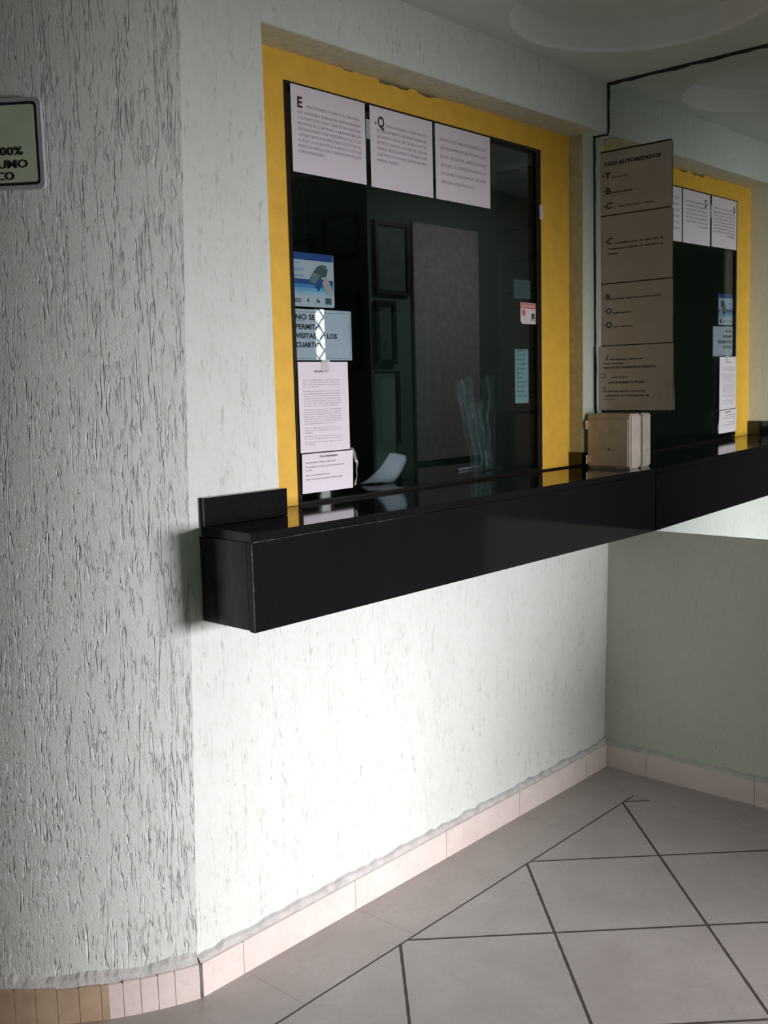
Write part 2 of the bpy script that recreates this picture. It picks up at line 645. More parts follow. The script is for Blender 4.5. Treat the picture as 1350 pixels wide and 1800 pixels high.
# ceiling with a round coffer
bm = bmesh.new()
CX, CY, CR, CH = -0.56, -0.44, 0.38, 0.088
N = 96
outer = [(-8, -7), (5, -7), (5, 4), (-8, 4)]
ov = [bm.verts.new((a, b, ZC)) for a, b in outer]
iv = [bm.verts.new((CX + CR * math.cos(2 * PI * i / N), CY + CR * math.sin(2 * PI * i / N), ZC)) for i in range(N)]
edges = [bm.edges.new((ov[i], ov[(i + 1) % 4])) for i in range(4)] + [bm.edges.new((iv[i], iv[(i + 1) % N])) for i in range(N)]
bmesh.ops.triangle_fill(bm, edges=edges, use_beauty=True)
for f in [f for f in bm.faces if (f.calc_center_median().xy - Vector((CX, CY))).length < CR * 0.97 and all(v in iv for v in f.verts)]:
    bm.faces.remove(f)
mid = [bm.verts.new((CX + (CR - .006) * math.cos(2 * PI * i / N), CY + (CR - .006) * math.sin(2 * PI * i / N), ZC + .012)) for i in range(N)]
tv = [bm.verts.new((CX + (CR - .01) * math.cos(2 * PI * i / N), CY + (CR - .01) * math.sin(2 * PI * i / N), ZC + CH)) for i in range(N)]
for i in range(N):
    j = (i + 1) % N
    bm.faces.new((iv[i], iv[j], mid[j], mid[i])).material_index = 1
    bm.faces.new((mid[i], mid[j], tv[j], tv[i])).material_index = 1
bm.faces.new(tv)
tag(obj('ceiling', bm, None, mats=[M_ceil, M_coffer_lit]), kind='structure')
bm = bmesh.new()
box(bm, -8, 5, -7, 4, ZC + .15, ZC + .25)
tag(obj('ceiling_slab', bm, M_room), kind='structure')

# rest of the room behind the camera, and an added low shade block
bm = bmesh.new()
for a in ((-6.2, -4.0, 0, ZC), (-1.9, -1.1, 0, ZC), (.35, 2.60, 0, ZC), (2.82, 4.0, 0, ZC)):
    box(bm, a[0], a[1], -4.12, -4.0, a[2], a[3])
box(bm, -4.0, -1.9, -4.12, -4.0, 2.1, ZC)
box(bm, -1.1, .35, -4.12, -4.0, 1.9, ZC)
box(bm, -.36, .45, -2.62, -2.44, 0, 1.04)  # added unseen low block, only shades the lower right corner
box(bm, 2.60, 2.82, -4.12, -4.0, 2.17, ZC)
tag(obj('wall_back_and_shade_block', bm, M_room), kind='structure')
bm = bmesh.new()
box(bm, -6.3, -6.2, -4.12, 3.5, 0, ZC)
tag(obj('wall_left', bm, M_room), kind='structure')
bm = bmesh.new()
box(bm, 3.9, 4.0, -4.12, .16, 0, ZC)
box(bm, .2, 4.0, .0, .16, 0, ZC)
tag(obj('wall_far_right', bm, M_room), kind='structure')


# skirting tiles
def pr(a, b, z, d):
    return Vector((a, b, z))


bm = bmesh.new()
joints = [-1.985, -1.854, -1.437, -1.02, -.612, -.172, 0.02]
for a, b in zip(joints, joints[1:]):
    vs4 = box(bm, a + .0012, b - .0012, -.024, 0.01, 0, .088)
box(bm, -1.985, 0.02, -.0225, 0.01, 0, .085, 1)
# wavy cement fillet
nseg = 70
prev = None
random.seed(4)
for i in range(nseg + 1):
    x = -1.985 + (2.005) * i / nseg
    hgt = .104 + random.uniform(-.004, .006)
    dp = -.018 + random.uniform(-.003, .003)
    cur = [bm.verts.new((x, dp, .086)), bm.verts.new((x, dp * .55, hgt - .006)), bm.verts.new((x, .002, hgt)), bm.verts.new((x, .004, .086))]
    if prev:
        for k in range(4):
            bm.faces.new((prev[k], prev[(k + 1) % 4], cur[(k + 1) % 4], cur[k])).material_index = 1
    prev = cur
tag(obj('baseboard_front', bm, None, mats=[M_basetile, M_cement]), kind='structure')

bm = bmesh.new()
jy = [-.02, -.194, -.612, YE]
for a, b in zip(jy, jy[1:]):
    box(bm, -.022, .01, b + .0012, a - .0012, 0, .088)
box(bm, -.0205, .01, YE, -.02, 0, .085, 1)
prev = None
for i in range(41):
    y = -.0 + (YE + .0) * i / 40
    hgt = .100 + random.uniform(-.003, .004)
    cur = [bm.verts.new((-.016, y, .086)), bm.verts.new((-.008, y, hgt - .005)), bm.verts.new((.006, y, hgt)), bm.verts.new((.008, y, .086))]
    if prev:
        for k in range(4):
            bm.faces.new((prev[k], prev[(k + 1) % 4], cur[(k + 1) % 4], cur[k])).material_index = 1
    prev = cur
tag(obj('baseboard_right', bm, None, mats=[M_basetile, M_cement]), kind='structure')


def col_off(i, d):
    p = Vector(COLPATH[i])
    q = Vector(COLPATH[min(i + 1, len(COLPATH) - 2)]) if i < len(COLPATH) - 2 else Vector((COLPATH[i][0], COLPATH[i][1] + .01))
    t = (q - p).normalized() if (q - p).length > 1e-6 else Vector((0, 1))
    n = Vector((-t.y, t.x))
    if n.y > 0 or n.x > 0:
        n = -n
    return p + n * d


bm = bmesh.new()
npath = len(COLPATH) - 1
cuts = [0]
acc = 0
lens = [6, 4, 4, 4, 5, 5, 5, 5, 5]
for L_ in lens + [5] * 30:
    acc += L_
    if acc >= npath - 1:
        break
    cuts.append(acc)
cuts.append(npath - 1)
OUT = 0.024


def ring_strip(i0, i1, z0, z1, d0, d1, mi, inset=0.0):
    idx = list(range(i0, i1 + 1))
    A, B, C, D = [], [], [], []
    for k, i in enumerate(idx):
        o_ = col_off(i, d0)
        p_ = col_off(i, -0.01)
        if k == 0 and inset:
            q_ = col_off(i + 1, d0)
            o_ = o_ + (q_ - o_).normalized() * inset
        if k == len(idx) - 1 and inset:
            q_ = col_off(i - 1, d0)
            o_ = o_ + (q_ - o_).normalized() * inset
        A.append(bm.verts.new((o_.x, o_.y, z0)))
        B.append(bm.verts.new((o_.x, o_.y, z1)))
        C.append(bm.verts.new((p_.x, p_.y, z1)))
        D.append(bm.verts.new((p_.x, p_.y, z0)))
    for k in range(len(idx) - 1):
        for P, Q in ((A, B), (B, C), (C, D), (D, A)):
            bm.faces.new((P[k], P[k + 1], Q[k + 1], Q[k])).material_index = mi
    bm.faces.new((A[0], B[0], C[0], D[0])).material_index = mi
    bm.faces.new((A[-1], B[-1], C[-1], D[-1])).material_index = mi


for a, b in zip(cuts, cuts[1:]):
    ring_strip(a, b, 0, .088 + random.uniform(-.002, .002), OUT, 0, 0, 0.0011)
ring_strip(0, npath - 1, 0, .084, OUT - .0015, 0, 1)
prev = None
for i in range(0, npath):
    o_ = col_off(i, .018 + .0015 * math.sin(i * .23))
    m_ = col_off(i, .009 + .0015 * math.sin(i * .4))
    p_ = col_off(i, -.002)
    hgt = .112 + .004 * math.sin(i * .31) + random.uniform(-.0012, .0012)
    cur = [bm.verts.new((o_.x, o_.y, .085)), bm.verts.new((m_.x, m_.y, hgt - .010)), bm.verts.new((p_.x + lean(.1), p_.y, hgt)), bm.verts.new((p_.x, p_.y, .085))]
    if prev:
        for k in range(4):
            bm.faces.new((prev[k], prev[(k + 1) % 4], cur[(k + 1) % 4], cur[k])).material_index = 1
    prev = cur
tag(obj('baseboard_curved_corner', bm, None, mats=[M_basetile, M_cement]), kind='structure')

# ------------------------------------------------------------------ reception window
win = bpy.data.objects.new('window_1', None)
COL.objects.link(win)
win.location = (XL, YG, ZT)
tag(win, kind='structure')
FX0, FX1, FZ1 = -1.475, -0.247, 2.320
bm = bmesh.new()
ytop = ZR - .002
box(bm, XL, FX0, YG, .14, ZT + .001, ytop)
box(bm, FX1, XR, YG, .14, ZT + .006, ytop)
# head of the surround with a ragged top where the filler has fallen out
pts = [(FX0, FZ1), (FX1, FZ1), (FX1, ytop)]
rag = [(-.80, 0), (-.83, -.004), (-.87, -.012), (-.91, -.007), (-.93, 0), (-.955, 0), (-.965, -.008), (-1.0, -.011), (-1.03, -.006), (-1.06, -.011), (-1.09, -.009), (-1.10, 0), (-1.2, 0), (-1.21, -.004), (-1.24, -.005), (-1.25, 0)]
pts += [(a, ytop + b) for a, b in rag] + [(FX0, ytop)]
va = [bm.verts.new((a, YG, b)) for a, b in pts]
vb = [bm.verts.new((a, .14, b)) for a, b in pts]
bm.faces.new(va)
bm.faces.new(vb)
for i in range(len(pts)):
    j = (i + 1) % len(pts)
    bm.faces.new((va[i], va[j], vb[j], vb[i]))
obj('yellow_surround', bm, M_yellow, win)
bm = bmesh.new()
FW = .011
box(bm, FX0, FX0 + FW, YG - .004, .15, ZT + .012, FZ1)
box(bm, FX1 - .030, FX1, YG - .002, .15, ZT + .012, FZ1)
box(bm, FX0 + FW, FX1 - .030, YG - .004, .15, FZ1 - FW, FZ1)
box(bm, FX0, FX1, YG - .002, .15, ZT + .0005, ZT + .009)
obj('window_frame', bm, M_black_frame, win)
obj('glass_pane', boxbm(FX0 + FW, FX1 - .030, YG + .004, YG + .009, ZT + .009, FZ1 - FW), M_glass, win)
obj('latch', boxbm(-.262, -.244, YG - .010, YG - .002, 2.078, 2.130, bevel=.003), M_pen, win)['label'] = 'small white latch'

# ------------------------------------------------------------------ counter
ctr = thing('reception_counter', 'long black granite counter with a deep front apron under the reception window', 'counter', (-1.0, -.1, .939))
XE = .032
bm = bmesh.new()
pts = [(-1.914, -.197), (XE, -.197), (XE, -.0), (XE, .0587), (XR, .0587), (XR, .62), (XL, .62), (XL, 0.0), (-1.905, 0.0)]
va = [bm.verts.new((a, b, ZT - .021)) for a, b in pts]
vb = [bm.verts.new((a, b, ZT)) for a, b in pts]
bm.faces.new(va)
bm.faces.new(vb)
for i in range(len(pts)):
    j = (i + 1) % len(pts)
    bm.faces.new((va[i], va[j], vb[j], vb[i]))
bmesh.ops.bevel(bm, geom=[e for e in bm.edges if all(abs(v.co.y + .197) < 1e-4 for v in e.verts)], offset=.0012, segments=2, affect='EDGES')
obj('top_slab', bm, M_granite, ctr)
obj('front_apron', boxbm(-1.9135, XE, -.1955, -.176, .939, ZT - .0225, bevel=.001), M_granite, ctr)
obj('end_apron', boxbm(-1.9125, -1.893, -.1755, .0, .942, ZT - .0225, bevel=.001), M_granite, ctr)
obj('support_rail', boxbm(-1.90, XE, -.030, -.001, 1.06, ZT - .022), M_dkwood, ctr)
bm = bmesh.new()
# chipped pale lines where the slabs meet at the corner
random.seed(9)
prev = None
for i in range(41):
    z = .942 + (ZT - .024 - .942) * i / 40
    k = random.uniform(.0002, .0013)
    cur = [bm.verts.new(p) for p in ((-1.9138, -.1958, z), (-1.9138 - .0006, -.1958 + k, z), (-1.9138 + k, -.1958 - .0006, z))]
    if prev:
        for q in range(3):
            bm.faces.new((prev[q], prev[(q + 1) % 3], cur[(q + 1) % 3], cur[q]))
    prev = cur
obj('corner_chip_line', bm, M_chip, ctr)['label'] = 'pale chipped line down the apron corner'
bm = bmesh.new()
prev = None
for i in range(61):
    x = -1.912 + .62 * i / 60
    k = random.uniform(.0002, .0011) * (1 - i / 75)
    cur = [bm.verts.new(p) for p in ((x, -.1948, ZT - .0222), (x, -.1963, ZT - .0222), (x, -.1963, ZT - .0222 + k), (x, -.1948, ZT - .0222 + k))]
    if prev:
        for q in range(4):
            bm.faces.new((prev[q], prev[(q + 1) % 4], cur[(q + 1) % 4], cur[q]))
    prev = cur
obj('joint_line', bm, M_chip, ctr)['label'] = 'pale joint line under the top slab'
bm = bmesh.new()
box(bm, -1.906, XL + .012, -.018, -.0005, ZT + .0005, 1.244)
box(bm, XL + .0005, XL + .012, -.0005, YG - .004, ZT + .0005, 1.244)
bmesh.ops.bevel(bm, geom=bm.edges[:], offset=.0008, segments=1, affect='EDGES')
obj('upstand', bm, M_granite, ctr)['label'] = 'low granite upstand at the left end'
bm = bmesh.new()
box(bm, XR - .010, XR - .0015, .0487, YG - .001, ZT + .0005, 1.232)
box(bm, XR - .010, XE - .004, .0487, .0582, ZT + .0005, 1.232)
obj('upstand', bm, M_granite, ctr)['label'] = 'low granite upstand by the mirror'


# ------------------------------------------------------------------ mirror
def mx(y, z):
    return .0285 - .01156 * y - .00942 * (z - 1.5)


mir = thing('wall_mirror', 'large frameless wall mirror reaching the ceiling, right of the reception window', 'mirror', (.03, -.4, .939))
outl = [(.0580, .9395), (.0580, ZR - .001), (-.0005, ZR - .001), (-.0005, ZC - .001), (YE + .005, ZC - .001), (YE + .005, .9395)]
bm = bmesh.new()
va = [bm.verts.new((mx(a, b), a, b)) for a, b in outl]
vb = [bm.verts.new((mx(a, b) + .005, a, b)) for a, b in outl]
bm.faces.new(va)
bm.faces.new(vb)
for i in range(len(outl)):
    j = (i + 1) % len(outl)
    bm.faces.new((va[i], va[j], vb[j], vb[i]))
obj('mirror_glass', bm, M_mirror, mir)


def mstrip(bm, p, q, wd, t0=.0016):
    """tarnished band from p to q (y,z), widened to the inside side wd=(dy,dz)"""
    n = 30
    random.seed(int(abs(p[0] * 1000 + q[1] * 77)))
    rowa, rowb = [], []
    for i in range(n + 1):
        k = i / n
        a = p[0] + (q[0] - p[0]) * k
        b = p[1] + (q[1] - p[1]) * k
        f = random.uniform(.75, 1.2)
        rowa.append((a, b))
        rowb.append((a + wd[0] * f, b + wd[1] * f))
    for i in range(n):
        quad = [rowa[i], rowa[i + 1], rowb[i + 1], rowb[i]]
        v0 = [bm.verts.new((mx(a, b) - t0, a, b)) for a, b in quad]
        v1 = [bm.verts.new((mx(a, b) - .0002, a, b)) for a, b in quad]
        bm.faces.new(v0)
        for k in range(4):
            bm.faces.new((v0[k], v0[(k + 1) % 4], v1[(k + 1) % 4], v1[k]))


bm = bmesh.new()
mstrip(bm, (.0, ZC), (YE + .005, ZC), (0, -.012))
mstrip(bm, (.0, ZC), (.0, ZR), (-.009, 0))
mstrip(bm, (.0575, ZR), (-.004, ZR), (0, -.007))
mstrip(bm, (.0578, ZR), (.0578, ZT), (-.007, 0))
obj('tarnished_edge', bm, M_tarnish_and_seam_shade, mir)['label'] = 'black tarnished border of the mirror'

# ------------------------------------------------------------------ paper sheets on the window (outside face)


def wave(amp, fx, fz, ph=0):
    return lambda a, b: amp * (math.sin(a * fx + ph) * math.sin(b * fz + ph * .7) + 1)


def printed_sheet(name, label, cat, F, w_, h_, mat, groups, group=None, extra=None):
    t = thing(name, label, cat, F.at(0, 0), group)
    obj('paper', sheet_bm(F, w_, h_), mat, t, smooth=False)
    for nm, ink, lines in groups:
        for chunk in ([[l] for l in lines] if nm == 'initial' else [lines]):
            bm = bmesh.new()
            for (a, b, wd, cap, s, *opt) in chunk:
                o_ = opt[0] if opt else {}
                if s == '#':
                    poly_bm(bm, F, [(a, b), (a + wd, b), (a + wd, b + cap), (a, b + cap)], .0006, .0011)
                else:
                    text_into(bm, F, s, a, b, cap, wd, h=.0011, **o_)
            obj(nm, bm, ink, t)
    return t


U, V = (1, 0, 0), (0, 0, 1)


def wl(Fo, rows):
    """world (x, z) rows to sheet coordinates"""
    return [(r[0] - Fo[0], r[1] - Fo[2], *r[2:]) for r in rows]


def just(rows, x, z0, z1, wd, cap, last):
    n = len(rows)
    out = []
    for i, s in enumerate(rows):
        z = z0 + (z1 - z0) * i / (n - 1)
        out.append((x, z, last if i == n - 1 else wd, cap, s))
    return out


PB = dict(bold=.012)
o1 = (-1.4565, YG - .006, 2.085)
r1 = [(-1.400, 2.259, .212, .0075, 'PRESTADORES TITULAR O SU PERSONAL')] + just(
    ['QUE EXHORTEN A QUIEN SE ENCUENTRE FUMANDO', 'Y SUS ARTICULOS DE TABACO EN CASO DE', 'NEGATIVA SE LE INVITARA A ABANDONAR LAS',
     'INSTALACIONES Y SI SE RESISTIERA A ELLO A LAS', 'CONSECUENCIAS EL PERSONAL SOLICITARA EL', 'AUXILIO DE ALGUN POLICIA ADSCRITO DE QUE',
     'PERMITE EL INFRACTOR A DISPOSICION DEL JUEZ', 'CORRESPONDIENTE'], -1.434, 2.241, 2.138, .248, .0075, .10)
printed_sheet('notice_sheet', 'white landscape notice starting with a big E, leftmost of three along the window top', 'paper sign',
              Face(o1, U, V, wave(.0006, 11, 9)), .291, .229, M_paper,
              [('initial', M_ink, wl(o1, [(-1.433, 2.257, .018, .027, 'E', dict(bold=.05))])), ('body_text', M_grey_ink, wl(o1, r1))],
              'notice sheets along the window top')
o2 = (-1.1455, YG - .006, 2.083)
r2 = [(-1.078, 2.261, .192, .0075, 'UEDA PROHIBIDO FUMAR EN ESTE')] + just(
    ['ESTABLECIMIENTO, SE SANCIONARA DE', 'ACUERDO CON EL ART 28 DE LA LEY DE', 'PROTECCION A LA SALUD DE LOS NO', 'FUMADORES EN DISTRITO FEDERAL CON',
     'UNA MULTA DE 10 A 30 DIAS DE SALARIO', 'MINIMO VIGENTE.'], -1.116, 2.243, 2.159, .228, .0078, .095)
printed_sheet('notice_sheet', 'white landscape notice starting with a big Q, middle of three along the window top', 'paper sign',
              Face(o2, U, V, wave(.0006, 10, 9, 1)), .286, .230, M_paper,
              [('initial', M_ink, wl(o2, [(-1.112, 2.257, .029, .031, 'Q', dict(bold=.04)), (-1.1235, 2.260, .006, .012, '\u00b7', dict(bold=.25))])),
               ('body_text', M_grey_ink, wl(o2, r2))], 'notice sheets along the window top')
o3 = (-.846, YG - .006, 2.083)
r3 = just(['EN ESTE ESTABLECIMIENTO NO', 'SE DISCRIMINA POR MOTIVOS DE', 'RAZA, RELIGION, ORIENTACION', 'SEXUAL, CONDICION FISICA O', 'SOCIOECONOMICA NI POR',
           'NINGUN OTRO MOTIVO.'], -.821, 2.263, 2.135, .239, .0095, .173)
printed_sheet('notice_sheet', 'white landscape notice with six grey text lines and no initial, rightmost along the window top', 'paper sign',
              Face(o3, U, V, wave(.0005, 10, 9, 2)), .288, .230, M_paper, [('body_text', M_grey_ink, wl(o3, r3))],
              'notice sheets along the window top')

# portrait notice and small notice at the left edge of the pane
o4 = (-1.466, YG - .006, 1.3195)
b4 = []
paras = [(1.521, 1.502, 4, .144, .061), (1.490, 1.449, 7, .146, .135), (1.438, 1.399, 7, .146, .122), (1.387, 1.374, 3, .146, .030), (1.363, 1.3565, 2, .146, .141),
         (1.347, 1.341, 2, .145, .040)]
src = ('este hotel informa a sus huespedes que el dia de salida debera entregar la habitacion antes de la hora fijada y las llaves en recepcion '
       'la administracion no se hace responsable por objetos de valor olvidados dentro de las habitaciones o en los autos estacionados ').split()
k = 0
for z0, z1, n, wd, last in paras:
    for i in range(n):
        s = ' '.join(src[(k + q) % len(src)] for q in range(6 if not (i == n - 1) else (2 if last < .07 else 5)))
        k += 6
        if i == 0:
            s = s[0].upper() + s[1:]
        b4.append((-1.4485, z0 + (z1 - z0) * i / max(1, n - 1), last if i == n - 1 else wd, .0032, s))
F4 = Face(o4, U, V, wave(.0008, 14, 12, .5))
p4 = printed_sheet('notice_sheet', 'tall white portrait notice of small print taped to the lower left window pane', 'paper sign', F4, .198, .2535, M_paper,
                   [('heading', M_soft_ink, wl(o4, [(-1.405, 1.544, .057, .0048, 'AVISO IMPORTANTE', dict(bold=.05))])), ('body_text', M_grey_ink, wl(o4, b4))])
o5 = (-1.466, YG - .007, 1.205)
F5 = Face(o5, U, (0, -.03, 1), wave(.0008, 12, 12, 1.5))
r5 = [(-1.453, 1.289, .118, .0048, 'Hora de entrada 14:00 hrs y salida 12:00'), (-1.452, 1.277, .155, .0048, 'Sin excepcion, se cobrara a partir de esta hora una'),
      (-1.452, 1.268, .025, .0042, 'noche.'), (-1.453, 1.2535, .094, .0046, 'Hay servicio hasta las 22 horas'), (-1.452, 1.242, .146, .0046, 'Favor de entregar las toallas y la llave al salir')]
p5 = printed_sheet('notice_sheet', 'small white notice with an underlined heading, just above the counter at lower left', 'paper sign', F5, .205, .1115, M_paper,
                   [('heading', M_soft_ink, wl(o5, [(-1.397, 1.304, .071, .0062, 'Horas Importantes', dict(bold=.05)), (-1.397, 1.3015, .071, .001, '_______')])),
                    ('body_text', M_soft_ink, wl(o5, r5))])
# curled strip of tape hanging off its right edge
bm = bmesh.new()
prev = None
for i in range(17):
    k = i / 16
    x = -1.262 + .013 * math.sin(k * 2.2) + .002 * math.sin(k * 19)
    y = YG - .007 - .010 * math.sin(k * PI)
    z = 1.322 - .112 * k
    cur = [bm.verts.new((x - .004, y, z)), bm.verts.new((x + .004, y - .004 * math.sin(k * 7), z + .002))]
    if prev:
        bm.faces.new((prev[0], prev[1], cur[1], cur[0]))
    prev = cur
bmesh.ops.solidify(bm, geom=bm.faces[:], thickness=.0004)
tag(obj('tape_strip', bm, M_tape), 'curled clear tape strip hanging down the right edge of the small lower notice', 'tape')
tag(obj('tape_piece', sheet_bm(Face((-1.375, YG - .0085, 1.545), U, V, wave(.0008, 60, 70)), .032, .034, th=.0003), M_tape),
    'shiny clear tape piece at the top of the tall portrait notice', 'tape')
tag(obj('tape_piece', sheet_bm(Face((-1.1655, YG - .0088, 2.215), U, V, wave(.0015, 130, 40)), .022, .055, th=.0003), M_tape),
    'shiny clear tape joining the E notice and the Q notice', 'tape')

# ------------------------------------------------------------------ cards behind the glass
YB = YG + .0105


def print_thing(name, label, cat, F, outline, base_mat, layers, parent_group=None):
    t = thing(name, label, cat, F.at(0, 0), parent_group)
    bm = bmesh.new()
    poly_bm(bm, F, outline, -.001, 0)
    obj('card', bm, base_mat, t)
    for i, (nm, mat, fn) in enumerate(layers):
        bm = bmesh.new()
        fn(bm, F)
        obj(nm, bm, mat, t)
    return t


# payment card poster
FB = Face((-1.463, YB + .001, 1.727), U, V)
W_, H_ = .168, .148


def clipr(y0, y1, h=.0003):
    def f(bm, F):
        poly_bm(bm, F, [(0, y0), (W_ - .004, y0), (W_ - .004, y1), (0, y1)], 0, h)
    return f


def blue_text(bm, F):
    text_into(bm, F, 'ACEPTAMOS', .001, .117, .0048, .035, h=.0006)
    text_into(bm, F, 'TARJETA', .001, .098, .0075, .052, h=.0006, bold=.02)
    text_into(bm, F, 'CREDITO', .001, .080, .0075, .046, h=.0006, bold=.02)


def device(bm, F):
    poly_bm(bm, F, [(.067, .070), (.090, .1004), (.105, .1136), (.121, .1184), (.137, .1160), (.1436, .1057), (.138, .088), (.1205, .0828), (.097, .0617), (.085, .0600)], 0, .0007)


def device2(bm, F):
    poly_bm(bm, F, [(.071, .0705), (.086, .095), (.113, .0905), (.093, .0650)], .0007, .0010)
    poly_bm(bm, F, [(.118, .115), (.134, .1125), (.137, .106), (.125, .108)], .0007, .0010)


def card_pic(bm, F):
    poly_bm(bm, F, [(.090, .060), (.112, .081), (.131, .074), (.105, .043)], .0006, .0009)


def hand(bm, F):
    poly_bm(bm, F, [(.120, .067), (.133, .088), (.144, .078), (.158, .053), (.1595, .035), (.138, .037), (.130, .051)], .0010, .0013)


def plogo(pts):
    return lambda bm, F: poly_bm(bm, F, pts, .0003, .0006)


def logo_word(bm, F):
    text_into(bm, F, 'VISA', .014, .0145, .0055, .020, h=.0008, bold=.03)


print_thing('payment_poster', 'blue and white card payment poster behind the upper left of the window glass', 'poster', FB, rrect(0, 0, W_, H_, .007), M_card,
            [('blue_header', M_blue, lambda bm, F: poly_bm(bm, F, rrect(.0, .128, W_ - .002, H_, .007), 0, .0003)),
             ('blue_band', M_blue, clipr(.062, .076)), ('blue_band', M_blue2, clipr(.052, .062)), ('blue_band', M_blue3, clipr(.042, .052)), ('blue_band', M_blue4, clipr(.034, .042)),
             ('lettering', M_blue_txt, blue_text), ('terminal_picture', M_dev, device), ('terminal_picture', M_dev2, device2), ('card_picture', M_blue, card_pic), ('hand_picture', M_skin, hand),
             ('logo', M_dev, plogo(rrect(.013, .012, .036, .022, .002))), ('logo', M_dev, plogo([(.058, .014), (.070, .014), (.064, .026)])), ('logo', M_dev, plogo([(.094, .016), (.108, .010), (.110, .018), (.100, .023)])), ('logo', M_dev, plogo(rrect(.131, .009, .155, .027, .002))), ('logo_lettering', M_card, logo_word)])

FN = Face((-1.468, YB, 1.578), U, V)


def no_text(bm, F):
    for s, x, z, wd, cap in (('NO SE', -1.4515, 1.691, .077, .0140), ('PERMITEN', -1.452, 1.6645, .104, .0135), ('VISITAS EN LOS', -1.4525, 1.6395, .162, .0135), ('CUARTOS', -1.453, 1.6145, .100, .0135)):
        text_into(bm, F, s, x + 1.468, z - 1.578, cap, wd, h=.0006, bold=.045)
    poly_bm(bm, F, [(.0165, .1085), (.052, .1085), (.052, .1094), (.0165, .1094)], 0, .0006)


def no_border(bm, F):
    for a in ((.002, .0045, .232, .0055), (.002, .1335, .232, .1345), (.2315, .0045, .2325, .1345)):
        poly_bm(bm, F, [(a[0], a[1]), (a[2], a[1]), (a[2], a[3]), (a[0], a[3])], 0, .0005)


print_thing('visitor_notice', 'pale blue card reading NO SE PERMITEN VISITAS, behind the glass', 'paper sign', FN, rrect(0, 0, .238, .142, .003), M_card,
            [('lettering', M_ink, no_text), ('border_line', M_dev, no_border)])

# stickers on the right side of the pane
FR = Face((-.372, YG + .0035, 1.708), U, V)


def red_a(bm, F):
    poly_bm(bm, F, rrect(.001, .054, .108, .0725, .003), 0, .0004)
    poly_bm(bm, F, rrect(.008, .028, .030, .050, .009), 0, .0004)


def red_b(bm, F):
    text_into(bm, F, 'HORARIO', .006, .058, .0095, .085, h=.0007, bold=.02)


def red_c(bm, F):
    poly_bm(bm, F, [(.066, .018), (.076, .018), (.078, .037), (.070, .038)], 0, .0005)
    poly_bm(bm, F, [(.080, .018), (.089, .018), (.087, .038), (.079, .037)], 0, .0005)
    text_into(bm, F, 'EMPUJE', .060, .012, .004, .034, h=.0006)


t = thing('sticker', 'small red and white sticker on the right side of the window glass', 'sticker', FR.at(0, 0))
for nm, mat, fn in (('card', M_pink, lambda bm, F: poly_bm(bm, F, [(.010, 0), (.104, 0), (.108, .006), (.110, .074), (.0, .0745), (0, .010)], -.0006, 0)),
                    ('red_print', M_red, red_a), ('lettering', M_pink, red_b), ('black_print', M_ink, red_c)):
    bm = bmesh.new()
    fn(bm, FR)
    obj(nm, bm, mat, t)
FG = Face((-.398, YG + .0115, 1.427), U, V)


def rowsf(n, y0, y1, x0, x1):
    def f(bm, F):
        random.seed(3)
        words = ('abierto', 'cerrado', 'lunes', 'martes', 'jueves', 'viernes', 'sabado')
        for i in range(n):
            y = y1 - (y1 - y0) * i / n
            text_into(bm, F, words[i % 7], x0, y, .007, (x1 - x0) * random.uniform(.6, 1), h=.0006)
    return f


print_thing('sticker', 'tall pale green label low on the right of the window glass', 'sticker', FG, rrect(0, 0, .084, .192, .003), M_greenst, [('lettering', M_pic, rowsf(11, .008, .185, .01, .075))])
FG2 = Face((-.402, YG + .0115, 1.797), U, V)
print_thing('sticker', 'dim dark green square label above the red and white sticker', 'sticker', FG2, rrect(0, 0, .104, .065, .003), M_dkgreenst, [('lettering', M_pic, rowsf(3, .006, .050, .012, .09))])

# ------------------------------------------------------------------ taxi price sheets on the mirror
UM = Vector((.01156, -1, 0))
VM = Vector((-.00942, 0, 1))


def mface(y, z, curl=None):
    return Face((mx(y, z) - .0022, y, z), UM, VM, curl)


def ml(y, z, rows):
    return [(y - r[0], r[1] - z, *r[2:]) for r in rows]


IB = dict(bold=.04)
I2 = dict(bold=.04, shear=.2)
TB = dict(bold=.05)
tg = 'taxi price sheets on the mirror'
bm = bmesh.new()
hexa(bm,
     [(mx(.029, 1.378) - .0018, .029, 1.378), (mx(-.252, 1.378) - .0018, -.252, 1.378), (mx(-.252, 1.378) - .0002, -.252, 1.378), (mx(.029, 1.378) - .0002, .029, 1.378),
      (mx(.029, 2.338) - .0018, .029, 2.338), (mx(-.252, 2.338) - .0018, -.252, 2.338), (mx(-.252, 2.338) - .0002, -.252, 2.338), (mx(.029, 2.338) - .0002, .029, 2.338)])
tag(obj('seam_shade_sheet', bm, M_tarnish_and_seam_shade), 'added dark sheet on the mirror, painting the shadow lines between the taxi sheets', 'card')  # added sheet, its dark colour stands in for shade in the gaps
y0 = .028
z = 2.1075
printed_sheet('taxi_sheet', 'grey sheet headed TAXI AUTORIZADOS, topmost of four stacked on the mirror', 'paper sign', mface(y0, z, wave(.0006, 9, 12)), .284, .2235, M_grey_paper,
              [('heading', M_ink, ml(y0, z, [(.013, 2.283, .229, .0125, 'TAXI AUTORIZADOS', dict(bold=.07, shear=.2))])),
               ('initial', M_ink, ml(y0, z, [(.019, 2.238, .035, .020, '\u00b7T', IB), (.016, 2.183, .032, .021, '\u00b7B', IB), (.014, 2.130, .036, .021, '\u00b7C', I2)])),
               ('body_text', M_dim_ink, ml(y0, z, [(-.018, 2.2365, .067, .0065, 'erminal sur', TB), (-.018, 2.183, .086, .0065, 'asilica desde', TB), (-.045, 2.131, .141, .0065, 'entro historico y museos', TB)]))], tg)
z = 1.8605
